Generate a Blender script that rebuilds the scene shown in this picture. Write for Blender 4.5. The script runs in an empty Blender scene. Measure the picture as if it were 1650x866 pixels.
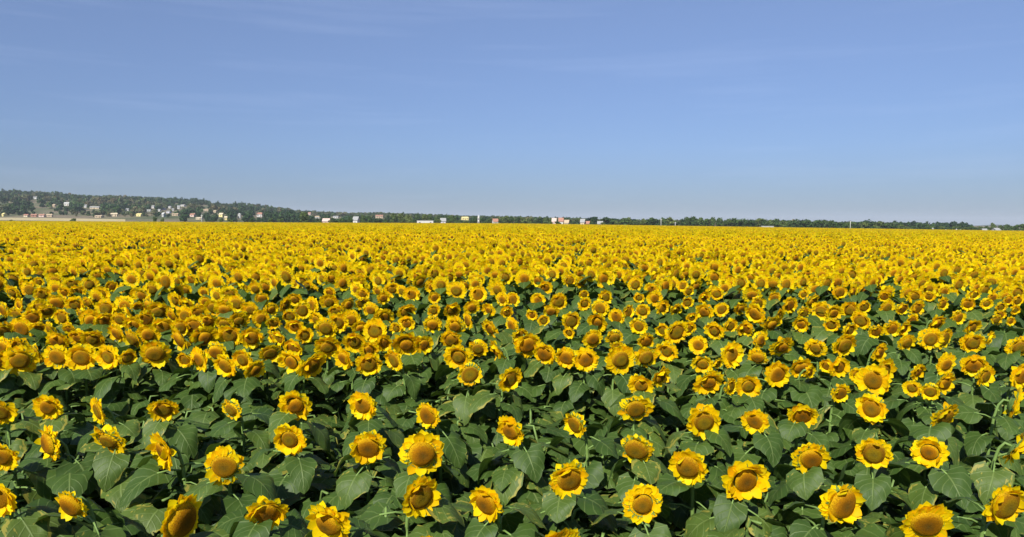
import bpy, math, random
import numpy as np
from mathutils import Vector, Matrix, Quaternion, noise
from math import sin, cos, pi, radians, sqrt

random.seed(7)
S = bpy.context.scene
C = S.collection

# ------------------------------------------------------------------ camera, sky, sun, exposure
CAM_Z = 3.05
cam_d = bpy.data.cameras.new('camera'); cam = bpy.data.objects.new('camera', cam_d); C.objects.link(cam)
cam_d.sensor_width = 36.0; cam_d.lens = 25.7; cam_d.clip_start = 0.05; cam_d.clip_end = 30000
PITCH = math.atan(73 / 1178.0); ROLL = 0.0061
cam.matrix_world = (Matrix.Translation((0, 0, CAM_Z)) @ Matrix.Rotation(pi / 2 - PITCH, 4, 'X') @ Matrix.Rotation(ROLL, 4, 'Z'))
S.camera = cam
CM = cam.matrix_world.to_3x3()

SUN_EL, SUN_AZ = radians(40), radians(203)          # azimuth clockwise from +Y (the view direction)
w = bpy.data.worlds.new('World'); S.world = w; w.use_nodes = True
nt = w.node_tree; nt.nodes.clear()
def wn(t, **k):
    n = nt.nodes.new(t)
    for a, b in k.items(): setattr(n, a, b)
    return n
sky = wn('ShaderNodeTexSky', sky_type='NISHITA', sun_disc=False)
sky.sun_elevation = SUN_EL; sky.sun_rotation = SUN_AZ
sky.air_density = 1.0; sky.dust_density = 0.2; sky.ozone_density = 3.0; sky.altitude = 200
bg = wn('ShaderNodeBackground'); bg.inputs[1].default_value = 0.095
out = wn('ShaderNodeOutputWorld')
tc = wn('ShaderNodeTexCoord'); sep = wn('ShaderNodeSeparateXYZ')
nt.links.new(tc.outputs['Generated'], sep.inputs[0])
# the summer sky of the photograph is an even periwinkle blue right down to the horizon
tint = wn('ShaderNodeValToRGB')
tint.color_ramp.elements[0].position = 0.0; tint.color_ramp.elements[0].color = (0.20, 0.265, 0.43, 1)
tint.color_ramp.elements[1].position = 0.32; tint.color_ramp.elements[1].color = (0.80, 0.74, 0.82, 1)
e = tint.color_ramp.elements.new(0.10); e.color = (0.41, 0.455, 0.62, 1)
nt.links.new(sep.outputs[2], tint.inputs[0])
mul = wn('ShaderNodeMix', data_type='RGBA', blend_type='MULTIPLY'); mul.inputs[0].default_value = 1.0
nt.links.new(sky.outputs[0], mul.inputs[6]); nt.links.new(tint.outputs[0], mul.inputs[7])
# thin wisps of high cloud
mp = wn('ShaderNodeMapping'); mp.inputs['Scale'].default_value = (1.6, 1.6, 26.0)
nz = wn('ShaderNodeTexNoise'); nz.inputs['Scale'].default_value = 1.7; nz.inputs['Detail'].default_value = 9.0; nz.inputs['Roughness'].default_value = 0.55
nt.links.new(tc.outputs['Generated'], mp.inputs[0]); nt.links.new(mp.outputs[0], nz.inputs['Vector'])
cr = wn('ShaderNodeValToRGB'); cr.color_ramp.elements[0].position = 0.52; cr.color_ramp.elements[1].position = 0.80
cr.color_ramp.elements[1].color = (0.09, 0.09, 0.09, 1)
nt.links.new(nz.outputs[0], cr.inputs[0])
mx = wn('ShaderNodeMix', data_type='RGBA'); mx.inputs[7].default_value = (5.2, 6.0, 8.0, 1)
nt.links.new(cr.outputs[0], mx.inputs[0]); nt.links.new(mul.outputs[2], mx.inputs[6])
nt.links.new(mx.outputs[2], bg.inputs[0]); nt.links.new(bg.outputs[0], out.inputs[0])

sd = bpy.data.lights.new('sun', 'SUN'); sd.energy = 5.0; sd.angle = radians(0.53); sd.color = (1.0, 0.95, 0.86)
sun = bpy.data.objects.new('sun', sd); C.objects.link(sun)
sdir = Vector((sin(SUN_AZ) * cos(SUN_EL), cos(SUN_AZ) * cos(SUN_EL), sin(SUN_EL)))
sun.rotation_euler = sdir.to_track_quat('Z', 'Y').to_euler()
S.view_settings.view_transform = 'Standard'; S.view_settings.look = 'None'
S.view_settings.gamma = 1.0; S.view_settings.exposure = 0.62; S.view_settings.use_curve_mapping = False
S.render.engine = 'CYCLES'
S.cycles.max_bounces = 6; S.cycles.transparent_max_bounces = 4; S.cycles.volume_bounces = 0
S.cycles.use_denoising = True

# ------------------------------------------------------------------ helpers
def lerp_tab(tab, x):
    if x <= tab[0][0]: return tab[0][1]
    for (a, fa), (b, fb) in zip(tab, tab[1:]):
        if x <= b: return fa + (fb - fa) * (x - a) / (b - a)
    return tab[-1][1]
def sm(t):
    t = max(0.0, min(1.0, t)); return t * t * (3 - 2 * t)

def ray(px, py):                                    # direction of a photo position (1650 x 866), depth 1
    d = CM @ Vector(((px - 825) / 1178.0, (433 - py) / 1178.0, -1.0))
    return d / d.y
def at_depth(px, py, y):
    d = ray(px, py); return Vector((d.x * y, y, CAM_Z + d.z * y))
def pix(p):
    v = CM.transposed() @ (Vector(p) - Vector((0, 0, CAM_Z)))
    return 825 + 1178 * v.x / -v.z, 433 - 1178 * v.y / -v.z

G_TAB = [(-0.75, 0.45), (-0.3, 0.55), (0, 0.85), (0.35, -0.5), (0.75, -2.0)]
R_TAB = [(-0.7, 39), (-0.66, 38), (-0.62, 36), (-0.57, 33), (-0.49, 30), (-0.42, 25), (-0.36, 19), (-0.31, 14),
         (-0.23, 10), (-0.15, 9), (-0.07, 6), (0.02, 4), (0.11, 2), (0.25, 0.5), (0.8, 0.3)]
H0, H1 = 560.0, 1600.0
def gz(x, y):
    yy = max(y, 6.0); az = max(-0.8, min(0.8, x / yy))
    g = lerp_tab(G_TAB, az) * min(1.0, max(y, 0) / 450.0)
    if y > H0:
        zr = lerp_tab(R_TAB, az) / 1178.0 * H1 + CAM_Z
        t = (y - H0) / (H1 - H0)
        bump = 1.5 * sin(x * 0.013 + y * 0.004) * sin(y * 0.011 - x * 0.003) * sm(t * 2) * max(0, min(1, (zr - 4) / 25))
        g += (zr - g) * sm(t) + bump
        if y > H1: g -= (y - H1) * 0.012 * min(1, zr / 30)
    return g
def hit_terrain(px, py, lo=455.0, hi=1590.0):
    if px > 495 and (py > 355.5 or px > 770): B = at_depth(px, py, 466 + (px * 7) % 9); return Vector((B.x, B.y, gz(B.x, B.y)))
    d = ray(px, py); y = lo
    while y < hi:
        if CAM_Z + d.z * y <= gz(d.x * y, y): break
        y += 4.0
    return Vector((d.x * y, y, gz(d.x * y, y)))

def mesh(name, V, F, mats, uv=None, mi=None, smooth=True):
    me = bpy.data.meshes.new(name); me.from_pydata([tuple(v) for v in V], [], F)
    for m in (mats if isinstance(mats, (list, tuple)) else [mats]): me.materials.append(m)
    if mi is not None: me.polygons.foreach_set('material_index', mi)
    if uv is not None:
        l = me.uv_layers.new(name='UVMap'); idx = np.empty(len(me.loops), dtype=np.int32); me.loops.foreach_get('vertex_index', idx)
        l.data.foreach_set('uv', np.array(uv, dtype=np.float32)[idx].ravel())
    me.polygons.foreach_set('use_smooth', [smooth] * len(F)); me.update()
    return me
def link(name, me, parent=None, M=None):
    o = bpy.data.objects.new(name, me); C.objects.link(o)
    if parent: o.parent = parent
    if M is not None: o.matrix_basis = M
    return o
def tag(o, label=None, cat=None, group=None, kind=None):
    if label: o['label'] = label
    if cat: o['category'] = cat
    if group: o['group'] = group
    if kind: o['kind'] = kind
    return o
def empty(name, loc, rz=0.0):
    o = bpy.data.objects.new(name, None); C.objects.link(o); o.location = loc; o.rotation_euler = (0, 0, rz)
    o.empty_display_size = 0.2; return o

class MB:                                            # collects geometry for ONE mesh
    def __init__(s): s.V = []; s.F = []; s.U = []; s.I = []
    def add(s, V, F, U=None, mi=0, M=None):
        b = len(s.V)
        s.V += [M @ Vector(v) for v in V] if M is not None else [Vector(v) for v in V]
        s.F += [tuple(i + b for i in f) for f in F]
        s.U += U if U else [(0, 0)] * len(V)
        s.I += [mi] * len(F)
    def box(s, x0, x1, y0, y1, z0, z1, mi=0, M=None):
        V = [(x, y, z) for z in (z0, z1) for y in (y0, y1) for x in (x0, x1)]
        s.add(V, [(0, 2, 3, 1), (4, 5, 7, 6), (0, 1, 5, 4), (2, 6, 7, 3), (0, 4, 6, 2), (1, 3, 7, 5)], None, mi, M)
    def tube(s, P, R, n=6, mi=0, M=None):
        P = [Vector(p) for p in P]; V = []; F = []; U = []
        for i, p in enumerate(P):
            t = (P[min(i + 1, len(P) - 1)] - P[max(i - 1, 0)]).normalized()
            a = t.cross(Vector((0.13, 0.97, 0.2))).normalized(); b = t.cross(a)
            for k in range(n):
                q = 2 * pi * k / n; V.append(p + (a * cos(q) + b * sin(q)) * R[i]); U.append((k / n, i / len(P)))
        for i in range(len(P) - 1):
            for k in range(n):
                k2 = (k + 1) % n; F.append((i * n + k, i * n + k2, (i + 1) * n + k2, (i + 1) * n + k))
        F.append(tuple(range(n))[::-1]); F.append(tuple((len(P) - 1) * n + k for k in range(n)))
        s.add(V, F, U, mi, M)
    def me(s, name, mats, smooth=True): return mesh(name, s.V, s.F, mats, s.U, s.I, smooth)

# ------------------------------------------------------------------ materials
def new_mat(name):
    m = bpy.data.materials.new(name); m.use_nodes = True; t = m.node_tree; t.nodes.clear()
    o = t.nodes.new('ShaderNodeOutputMaterial'); return m, t, o
def nd(t, typ, **k):
    n = t.nodes.new(typ)
    for a, b in k.items(): setattr(n, a, b)
    return n
def ramp(t, src, pts):
    r = nd(t, 'ShaderNodeValToRGB'); cr_ = r.color_ramp
    while len(cr_.elements) > 1: cr_.elements.remove(cr_.elements[-1])
    cr_.elements[0].position = pts[0][0]; cr_.elements[0].color = (*pts[0][1], 1)
    for p, c in pts[1:]:
        q = cr_.elements.new(p); q.color = (*c, 1)
    t.links.new(src, r.inputs[0]); return r.outputs[0]
def mixc(t, fac, a, b, mode='MIX'):
    m = nd(t, 'ShaderNodeMix', data_type='RGBA', blend_type=mode)
    for s_, v in ((m.inputs[0], fac), (m.inputs[6], a), (m.inputs[7], b)):
        if hasattr(v, 'links'): t.links.new(v, s_)
        elif isinstance(v, tuple): s_.default_value = (*v, 1)
        else: s_.default_value = v
    return m.outputs[2]
def math_(t, op, a, b=0.0, c=None):
    m = nd(t, 'ShaderNodeMath', operation=op)
    for i, v in enumerate((a, b) if c is None else (a, b, c)):
        if hasattr(v, 'links'): t.links.new(v, m.inputs[i])
        else: m.inputs[i].default_value = v
    return m.outputs[0]
def thin(t, o, col, trans_col, tr=0.35, rough=0.5, gloss=0.04, bump=None):   # a leaf or petal: diffuse both sides, light coming through, waxy sheen
    p = nd(t, 'ShaderNodeBsdfPrincipled'); p.inputs['Roughness'].default_value = rough
    p.inputs['Specular IOR Level'].default_value = gloss
    T = nd(t, 'ShaderNodeBsdfTranslucent'); M = nd(t, 'ShaderNodeMixShader'); M.inputs[0].default_value = tr
    t.links.new(col, p.inputs['Base Color']); t.links.new(trans_col, T.inputs[0])
    if bump: t.links.new(bump, p.inputs['Normal'])
    t.links.new(p.outputs[0], M.inputs[1]); t.links.new(T.outputs[0], M.inputs[2]); t.links.new(M.outputs[0], o.inputs[0])

def petal_mat():
    m, t, o = new_mat('petal_yellow')
    g = nd(t, 'ShaderNodeNewGeometry'); uv = nd(t, 'ShaderNodeUVMap', uv_map='UVMap'); sp = nd(t, 'ShaderNodeSeparateXYZ'); t.links.new(uv.outputs[0], sp.inputs[0])
    base = ramp(t, g.outputs['Random Per Island'], [(0.0, (0.90, 0.50, 0.003)), (0.25, (0.96, 0.70, 0.003)), (0.8, (0.97, 0.78, 0.005)), (1.0, (0.92, 0.75, 0.012))])
    tip = ramp(t, sp.outputs[0], [(0.0, (0.9, 0.66, 0.3)), (0.35, (1, 1, 1)), (1.0, (1, 1, 1))])
    col = mixc(t, 0.5, base, tip, 'MULTIPLY')
    st = nd(t, 'ShaderNodeTexWave'); st.inputs['Scale'].default_value = 3.0; st.bands_direction = 'Y'
    t.links.new(uv.outputs[0], st.inputs[0])
    col = mixc(t, math_(t, 'MULTIPLY', st.outputs[1], 0.10), col, (0.55, 0.33, 0.0))
    thin(t, o, col, col, 0.48, 0.55, 0.10)
    return m
def disc_mat():
    m, t, o = new_mat('seed_disc_brown')
    uv = nd(t, 'ShaderNodeUVMap', uv_map='UVMap'); ob = nd(t, 'ShaderNodeObjectInfo')
    ln = nd(t, 'ShaderNodeVectorMath', operation='LENGTH'); t.links.new(uv.outputs[0], ln.inputs[0])
    nz_ = nd(t, 'ShaderNodeTexNoise'); nz_.inputs['Scale'].default_value = 7.0; nz_.inputs['Detail'].default_value = 4; t.links.new(uv.outputs[0], nz_.inputs['Vector'])
    r = math_(t, 'ADD', ln.outputs['Value'], math_(t, 'MULTIPLY', math_(t, 'SUBTRACT', nz_.outputs[0], 0.5), 0.35))
    warm = ramp(t, r, [(0.0, (0.13, 0.085, 0.012)), (0.30, (0.22, 0.095, 0.006)), (0.5, (0.32, 0.13, 0.003)), (0.75, (0.42, 0.18, 0.003)), (1.0, (0.68, 0.42, 0.005))])
    olive = ramp(t, r, [(0.0, (0.16, 0.14, 0.012)), (0.5, (0.28, 0.19, 0.005)), (0.8, (0.22, 0.10, 0.005)), (1.0, (0.50, 0.32, 0.006))])
    sel = ramp(t, ob.outputs['Random'], [(0.25, (0, 0, 0)), (0.7, (1, 1, 1))])
    col = mixc(t, sel, warm, olive)
    vo = nd(t, 'ShaderNodeTexVoronoi'); vo.inputs['Scale'].default_value = 26.0; t.links.new(uv.outputs[0], vo.inputs['Vector'])
    col = mixc(t, math_(t, 'MULTIPLY', vo.outputs['Distance'], 0.8), col, (0.08, 0.035, 0.003))
    bp = nd(t, 'ShaderNodeBump'); bp.inputs['Strength'].default_value = 0.55; bp.inputs['Distance'].default_value = 0.006; bp.invert = True
    t.links.new(vo.outputs['Distance'], bp.inputs['Height'])
    p = nd(t, 'ShaderNodeBsdfPrincipled'); p.inputs['Roughness'].default_value = 0.9; p.inputs['Specular IOR Level'].default_value = 0.04
    t.links.new(col, p.inputs['Base Color']); t.links.new(bp.outputs[0], p.inputs['Normal']); t.links.new(p.outputs[0], o.inputs[0])
    return m
def leaf_mat(name, a, b, c):
    m, t, o = new_mat(name)
    uv = nd(t, 'ShaderNodeUVMap', uv_map='UVMap'); sp = nd(t, 'ShaderNodeSeparateXYZ'); t.links.new(uv.outputs[0], sp.inputs[0])
    g = nd(t, 'ShaderNodeNewGeometry'); ob = nd(t, 'ShaderNodeObjectInfo')
    rnd = math_(t, 'FRACT', math_(t, 'ADD', g.outputs['Random Per Island'], ob.outputs['Random']))
    base = ramp(t, rnd, [(0.0, a), (0.55, b), (1.0, c)])
    av = math_(t, 'ABSOLUTE', sp.outputs[1])
    mid = ramp(t, av, [(0.0, (1, 1, 1)), (0.07, (0, 0, 0))])
    fr = math_(t, 'FRACT', math_(t, 'SUBTRACT', math_(t, 'MULTIPLY', sp.outputs[0], 5.0), math_(t, 'MULTIPLY', av, 1.6)))
    vn = ramp(t, fr, [(0.0, (1, 1, 1)), (0.10, (0, 0, 0)), (0.90, (0, 0, 0)), (1.0, (1, 1, 1))])
    vein = math_(t, 'MAXIMUM', mid, math_(t, 'MULTIPLY', vn, 0.6))
    nz_ = nd(t, 'ShaderNodeTexNoise'); nz_.inputs['Scale'].default_value = 5.0; nz_.inputs['Detail'].default_value = 3; t.links.new(uv.outputs[0], nz_.inputs['Vector'])
    col = mixc(t, math_(t, 'MULTIPLY', nz_.outputs[0], 0.45), base, (0.045, 0.085, 0.02))
    ez = math_(t, 'ADD', math_(t, 'ADD', nz_.outputs[0], math_(t, 'MULTIPLY', av, 0.35)), math_(t, 'MULTIPLY', rnd, 0.35)); ez = math_(t, 'SUBTRACT', ez, 0.17)
    col = mixc(t, ramp(t, ez, [(0.96, (0, 0, 0)), (1.0, (.8, .8, .8))]), col, (0.28, 0.25, 0.04))
    col = mixc(t, math_(t, 'MULTIPLY', vein, 0.5), col, (0.20, 0.27, 0.08))
    bp = nd(t, 'ShaderNodeBump'); bp.inputs['Strength'].default_value = 0.6; bp.inputs['Distance'].default_value = 0.004
    t.links.new(math_(t, 'ADD', math_(t, 'MULTIPLY', vein, -1.0), nz_.outputs[0]), bp.inputs['Height'])
    tr = mixc(t, 0.5, col, (0.14, 0.26, 0.02))
    thin(t, o, col, tr, 0.20, 0.55, 0.30, bp.outputs[0])
    return m
def plain(name, col, rough=0.8, var=0.15, scale=3.0, spec=0.3):
    m, t, o = new_mat(name)
    tcx = nd(t, 'ShaderNodeTexCoord'); nz_ = nd(t, 'ShaderNodeTexNoise'); nz_.inputs['Scale'].default_value = scale; nz_.inputs['Detail'].default_value = 5
    t.links.new(tcx.outputs['Object'], nz_.inputs['Vector'])
    c = ramp(t, nz_.outputs[0], [(0.3, tuple(v * (1 - var) for v in col)), (0.7, tuple(min(1, v * (1 + var)) for v in col))])
    p = nd(t, 'ShaderNodeBsdfPrincipled'); p.inputs['Roughness'].default_value = rough; p.inputs['Specular IOR Level'].default_value = spec
    t.links.new(c, p.inputs['Base Color']); t.links.new(p.outputs[0], o.inputs[0]); return m
def tree_mat(name, cols):
    m, t, o = new_mat(name)
    g = nd(t, 'ShaderNodeNewGeometry'); ob = nd(t, 'ShaderNodeObjectInfo')
    a = ramp(t, ob.outputs['Random'], [(0.0, cols[0]), (0.5, cols[1]), (1.0, cols[2])])
    v = ramp(t, g.outputs['Random Per Island'], [(0.0, (0.62, 0.62, 0.62)), (1.0, (1.3, 1.3, 1.2))])
    c = mixc(t, 1.0, a, v, 'MULTIPLY'); thin(t, o, c, c, 0.25, 0.6, 0.2); return m

M_PETAL, M_DISC = petal_mat(), disc_mat()
M_LEAF = leaf_mat('sunflower_leaf_green', (0.030, 0.064, 0.009), (0.05, 0.094, 0.012), (0.085, 0.13, 0.018))
M_STEM = plain('stem_green', (0.13, 0.21, 0.05), 0.6, 0.25, 12)
M_BRACT = plain('bract_green', (0.12, 0.20, 0.04), 0.6, 0.25, 14)
M_BARK = plain('bark', (0.12, 0.09, 0.065), 0.9, 0.3, 2)
M_TREE = tree_mat('crown_green', [(0.030, 0.065, 0.018), (0.060, 0.11, 0.024), (0.125, 0.165, 0.04)])
M_HILLTREE = [tree_mat('wood_green', [(0.016, 0.045, 0.014), (0.026, 0.062, 0.016), (0.038, 0.08, 0.02)]), tree_mat('wood_mid', [(0.03, 0.075, 0.02), (0.05, 0.10, 0.024), (0.07, 0.125, 0.03)]), tree_mat('wood_pale', [(0.07, 0.10, 0.035), (0.11, 0.12, 0.05), (0.14, 0.12, 0.06)])]
M_GLASS = plain('window_glass', (0.05, 0.06, 0.07), 0.15, 0.1, 1, 0.5)
M_FRAME = plain('door_wood', (0.14, 0.09, 0.06), 0.7)
M_METAL = plain('pole_metal', (0.55, 0.55, 0.52), 0.5)

def ground_mat():
    m, t, o = new_mat('ground_soil_and_pasture')
    tcx = nd(t, 'ShaderNodeTexCoord'); sp = nd(t, 'ShaderNodeSeparateXYZ'); t.links.new(tcx.outputs['Object'], sp.inputs[0])
    def noise(scale, det=6):
        n = nd(t, 'ShaderNodeTexNoise'); n.inputs['Scale'].default_value = scale; n.inputs['Detail'].default_value = det
        t.links.new(tcx.outputs['Object'], n.inputs['Vector']); return n.outputs[0]
    soil = ramp(t, noise(6.0, 10), [(0.3, (0.09, 0.062, 0.04)), (0.55, (0.15, 0.105, 0.068)), (0.75, (0.20, 0.15, 0.10))])
    past = ramp(t, noise(0.012), [(0.35, (0.06, 0.08, 0.035)), (0.48, (0.12, 0.12, 0.065)), (0.60, (0.18, 0.145, 0.10)), (0.72, (0.10, 0.12, 0.05))])
    far = ramp(t, math_(t, 'MULTIPLY', sp.outputs[1], 0.001), [(0.45, (0, 0, 0)), (0.47, (1, 1, 1))])
    col = mixc(t, far, soil, past)
    bp = nd(t, 'ShaderNodeBump'); bp.inputs['Distance'].default_value = 0.05; t.links.new(noise(9.0, 8), bp.inputs['Height'])
    p = nd(t, 'ShaderNodeBsdfPrincipled'); p.inputs['Roughness'].default_value = 0.95; p.inputs['Specular IOR Level'].default_value = 0.1
    t.links.new(col, p.inputs['Base Color']); t.links.new(bp.outputs[0], p.inputs['Normal']); t.links.new(p.outputs[0], o.inputs[0]); return m

# ------------------------------------------------------------------ ground and hill: one sheet
def sheet(name, azs, ys, dz, mat):
    V = []; F = []
    for y in ys:
        for a in azs: x = a * max(y, 30.0); V.append((x, y, gz(x, y) + dz))
    n = len(azs)
    for j in range(len(ys) - 1):
        for i in range(n - 1): F.append((j * n + i, j * n + i + 1, (j + 1) * n + i + 1, (j + 1) * n + i))
    return link(name, mesh(name, V, F, mat))
az_g = [-3, -2, -1.4, -1.1] + [round(-0.9 + i * 0.0125, 4) for i in range(145)] + [1.1, 1.4, 2, 3]
ys_g = [-60, -20, 0, 3, 6, 10, 20, 50, 100, 200, 300, 400, 450, 500] + list(range(540, 1640, 20)) + [1700, 1800, 2000, 2500, 3500, 6000, 9000]
tag(sheet('ground', az_g, ys_g, 0.0, ground_mat()), kind='structure')
stub = sheet('stubble_field', [-0.76 + i * 0.0122 for i in range(20)], list(range(682, 762, 10)), 0.25, plain('stubble_straw', (0.38, 0.32, 0.17), 0.9, 0.15, 0.05)); tag(stub, kind='structure')
mead = sheet('meadow_strip', [-0.515 + i * 0.0125 for i in range(19)], list(range(580, 700, 10)), 0.25, plain('meadow_grass', (0.13, 0.19, 0.05), 0.9, 0.4, 0.06)); tag(mead, kind='structure')
# a far low ridge closing the right-hand horizon
V = []; F = []
N = 60
for i in range(N + 1):
    a = 0.30 + i * 0.012; top = 2.2 + 1.6 * sm((a - 0.3) / 0.25) + 1.2 * sin(a * 41) + 0.8 * sin(a * 97)
    top = top / 1178 * 3400
    V += [(a * 3000, 3000, -12), (a * 3400, 3400, top + CAM_Z - 9), (a * 4200, 4200, -12)]
for i in range(N):
    b = i * 3; F += [(b, b + 3, b + 4, b + 1), (b + 1, b + 4, b + 5, b + 2)]
tag(link('hills', mesh('hills', V, F, plain('far_wooded_hill', (0.045, 0.065, 0.045), 0.95, 0.3, 0.01))), kind='structure')

# ------------------------------------------------------------------ sunflower geometry
def leaf_geo(L, W, rnd, nu=7, nv=3, pet=0.10):
    V = []; F = []; U = []
    dr = rnd.uniform(0.5, 1.3); fold = rnd.uniform(0.05, 0.3); ph = rnd.uniform(0, 6); tw = rnd.uniform(-0.3, 0.3)
    for i in range(nu + 1):
        t = i / nu
        wd = W * 0.5 * (min(1, t * 3.2 + 0.28) ** 0.7) * ((1 - t) ** 0.62) * 1.25
        if i == nu: wd = 0.003
        elif i % 2: wd *= 1.07
        else: wd *= .95
        for j in range(-nv, nv + 1):
            v = j / nv
            x = t * L - 0.20 * L * v * v * max(0, 1 - 2.2 * t)
            y = v * wd
            ang = dr * t
            z = -L * dr * t * t * 0.5 + fold * abs(y) * (1 - t) + 0.24 * wd * sin(7 * t + ph + 2.5 * v) * abs(v)
            z -= 0.35 * y * y / max(W, 0.01)
            z += tw * y * t
            xx = pet + x * (1 - 0.12 * dr * t * t)
            V.append((xx, y, z)); U.append((t, v))
    n = 2 * nv + 1
    for i in range(nu):
        for j in range(n - 1): F.append((i * n + j, i * n + j + 1, (i + 1) * n + j + 1, (i + 1) * n + j))
    return V, F, U
def leaf_lo(L, W, rnd, pet=0.06):
    dr = rnd.uniform(0.4, 1.1)
    V = [(pet, 0, 0), (pet + L * .15, W * .45, -.02), (pet + L * .15, -W * .45, -.02), (pet + L * .5, W * .42, -L * dr * .2), (pet + L * .5, 0, -L * dr * .12), (pet + L * .5, -W * .42, -L * dr * .2), (pet + L * .95, 0, -L * dr * .5)]
    return V, [(0, 1, 3, 4), (0, 4, 5, 2), (4, 3, 6), (4, 6, 5)], [(0, 0), (.15, 1), (.15, -1), (.5, 1), (.5, 0), (.5, -1), (1, 0)]

def petals_mb(rnd, rag, seg=5, n=None, R0=0.50, bias=0.0):     # unit outer radius 1, facing +Z
    b = MB(); n = n or rnd.randint(20, 26)
    for layer in (0, 1):
        for k in range(n):
            if rnd.random() < rag * 0.15: continue
            a = 2 * pi * (k + 0.5 * layer) / n + rnd.uniform(-.08, .08)
            L = rnd.uniform(0.43, 0.55) * (1 - 0.25 * rag * rnd.random()); W = rnd.uniform(0.30, 0.40)
            el = (-0.02 if layer == 0 else 0.16) + rnd.uniform(-.12, .16) + bias * (1 + .6 * sin(a + 1)) - .06; cu = rnd.uniform(-0.5, 0.3)
            if rnd.random() < rag * 0.5: el += rnd.uniform(0.25, 0.85); cu = rnd.uniform(0.1, 0.8)
            elif rnd.random() < 0.12 + rag * 0.2: el -= rnd.uniform(0.3, 0.9)
            tw = rnd.uniform(-.25, .25); V = []; U = []
            r, z = R0 - 0.04, -0.03 - 0.03 * layer; ang = el; ds = L / seg
            for i in range(seg + 1):
                t = i / seg; wd = W * (0.45 + 1.7 * t * (1 - t) + 0.1 * (1 - t)) * (1 - t ** 6) * 0.62 + 0.004
                ca, sa = cos(a), sin(a)
                for v in (-1, 0, 1):
                    off = v * wd; lift = (-0.25 * wd if v == 0 else 0) + off * tw * t
                    rr = r; zz = z + lift
                    V.append((rr * ca - off * sa, rr * sa + off * ca, zz)); U.append((t, v * 0.5 + 0.5))
                r += ds * cos(ang); z += ds * sin(ang); ang += cu / seg
            F = []
            for i in range(seg):
                for j in range(2): F.append((i * 3 + j, i * 3 + j + 1, (i + 1) * 3 + j + 1, (i + 1) * 3 + j))
            b.add(V, F, U)
    return b
def disc_mb(rnd, R=0.57, rings=9, seg=28, dome=0.17):
    b = MB(); V = [(0, 0, dome * 0.82)]; U = [(0, 0)]; F = []
    ecc = rnd.uniform(0.93, 1.07); ph = rnd.uniform(0, 6)
    for i in range(1, rings + 1):
        t = i / rings
        for k in range(seg):
            q = 2 * pi * k / seg; rr = R * t * (1 + 0.03 * sin(3 * q + ph))
            z = dome * (1 - t ** 2.6) * (0.82 + 0.5 * t * t) + rnd.uniform(-.008, .008) - (0.05 if i == rings else 0)
            V.append((rr * cos(q) * ecc, rr * sin(q) / ecc, z)); U.append((t * cos(q), t * sin(q)))
    for k in range(seg): F.append((0, 1 + k, 1 + (k + 1) % seg))
    for i in range(rings - 1):
        for k in range(seg):
            k2 = (k + 1) % seg; F.append((1 + i * seg + k, 1 + (i + 1) * seg + k, 1 + (i + 1) * seg + k2, 1 + i * seg + k2))
    b.add(V, F, U); return b
def back_mb(rnd):                                    # green back of the head with pointed bracts
    b = MB(); n = 20; V = []; F = []
    prof = [(0.10, -0.26), (0.34, -0.22), (0.54, -0.12), (0.61, -0.045)]
    for r, z in prof:
        for k in range(n): V.append((r * cos(2 * pi * k / n), r * sin(2 * pi * k / n), z))
    for i in range(3):
        for k in range(n):
            k2 = (k + 1) % n; F.append((i * n + k, i * n + k2, (i + 1) * n + k2, (i + 1) * n + k))
    F.append(tuple(range(n)))
    b.add(V, F)
    for k in range(26):
        a = 2 * pi * k / 26 + rnd.uniform(-.1, .1); L = rnd.uniform(0.16, 0.3); e = rnd.uniform(-0.5, 0.3); ca, sa = cos(a), sin(a)
        r0 = 0.54; wv = 0.07
        P = [(r0, -wv, -.1), (r0, wv, -.1), (r0 + L * .5, wv * .8, -.09 + L * .5 * sin(e)), (r0 + L * .5, -wv * .8, -.09 + L * .5 * sin(e)), (r0 + L, 0, -.09 + L * sin(e))]
        b.add([(x * ca - y * sa, x * sa + y * ca, z) for x, y, z in P], [(0, 1, 2, 3), (3, 2, 4)])
    return b

RAGS = [0.0, 0.1, 0.2, 0.35, 0.15, 0.5, 0.8, 1.0, 0.3, 0.65] + [0.05, 0.15, 0.25, 0.4, 0.2, 0.55, 0.9, 1.0, 0.35, 0.7]
BIAS = [0, .1, -.1, 0, .2, -.2, 0, .1, -.25, 0, .35, -.3, .45, .25, -.35, .3, -.3, .4, .15, -.4]
PET = [petals_mb(random.Random(100 + i), r, n=random.Random(i).randint(17, 26), bias=BIAS[i] * .65).me('petals', M_PETAL) for i, r in enumerate(RAGS)]
DISC = [disc_mb(random.Random(200 + i), 0.55, dome=(0.12, 0.17, 0.24, 0.30)[i]).me('seed_disc', M_DISC) for i in range(4)]
BACK = [back_mb(random.Random(300 + i)).me('flower_head', M_BRACT) for i in range(3)]
LEAF = []
for i in range(9):
    r_ = random.Random(400 + i); b = MB(); V, F, U = leaf_geo(r_.uniform(.17, .24), r_.uniform(.18, .25), r_, 8, 4, 0.12); b.add(V, F, U, 0)
    b.tube([(0, 0, -0.03), (0.06, 0, -0.005), (0.13, 0, 0.0)], [0.006, 0.005, 0.004], 5, 1); LEAF.append(b.me('leaf', [M_LEAF, M_STEM]))

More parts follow.
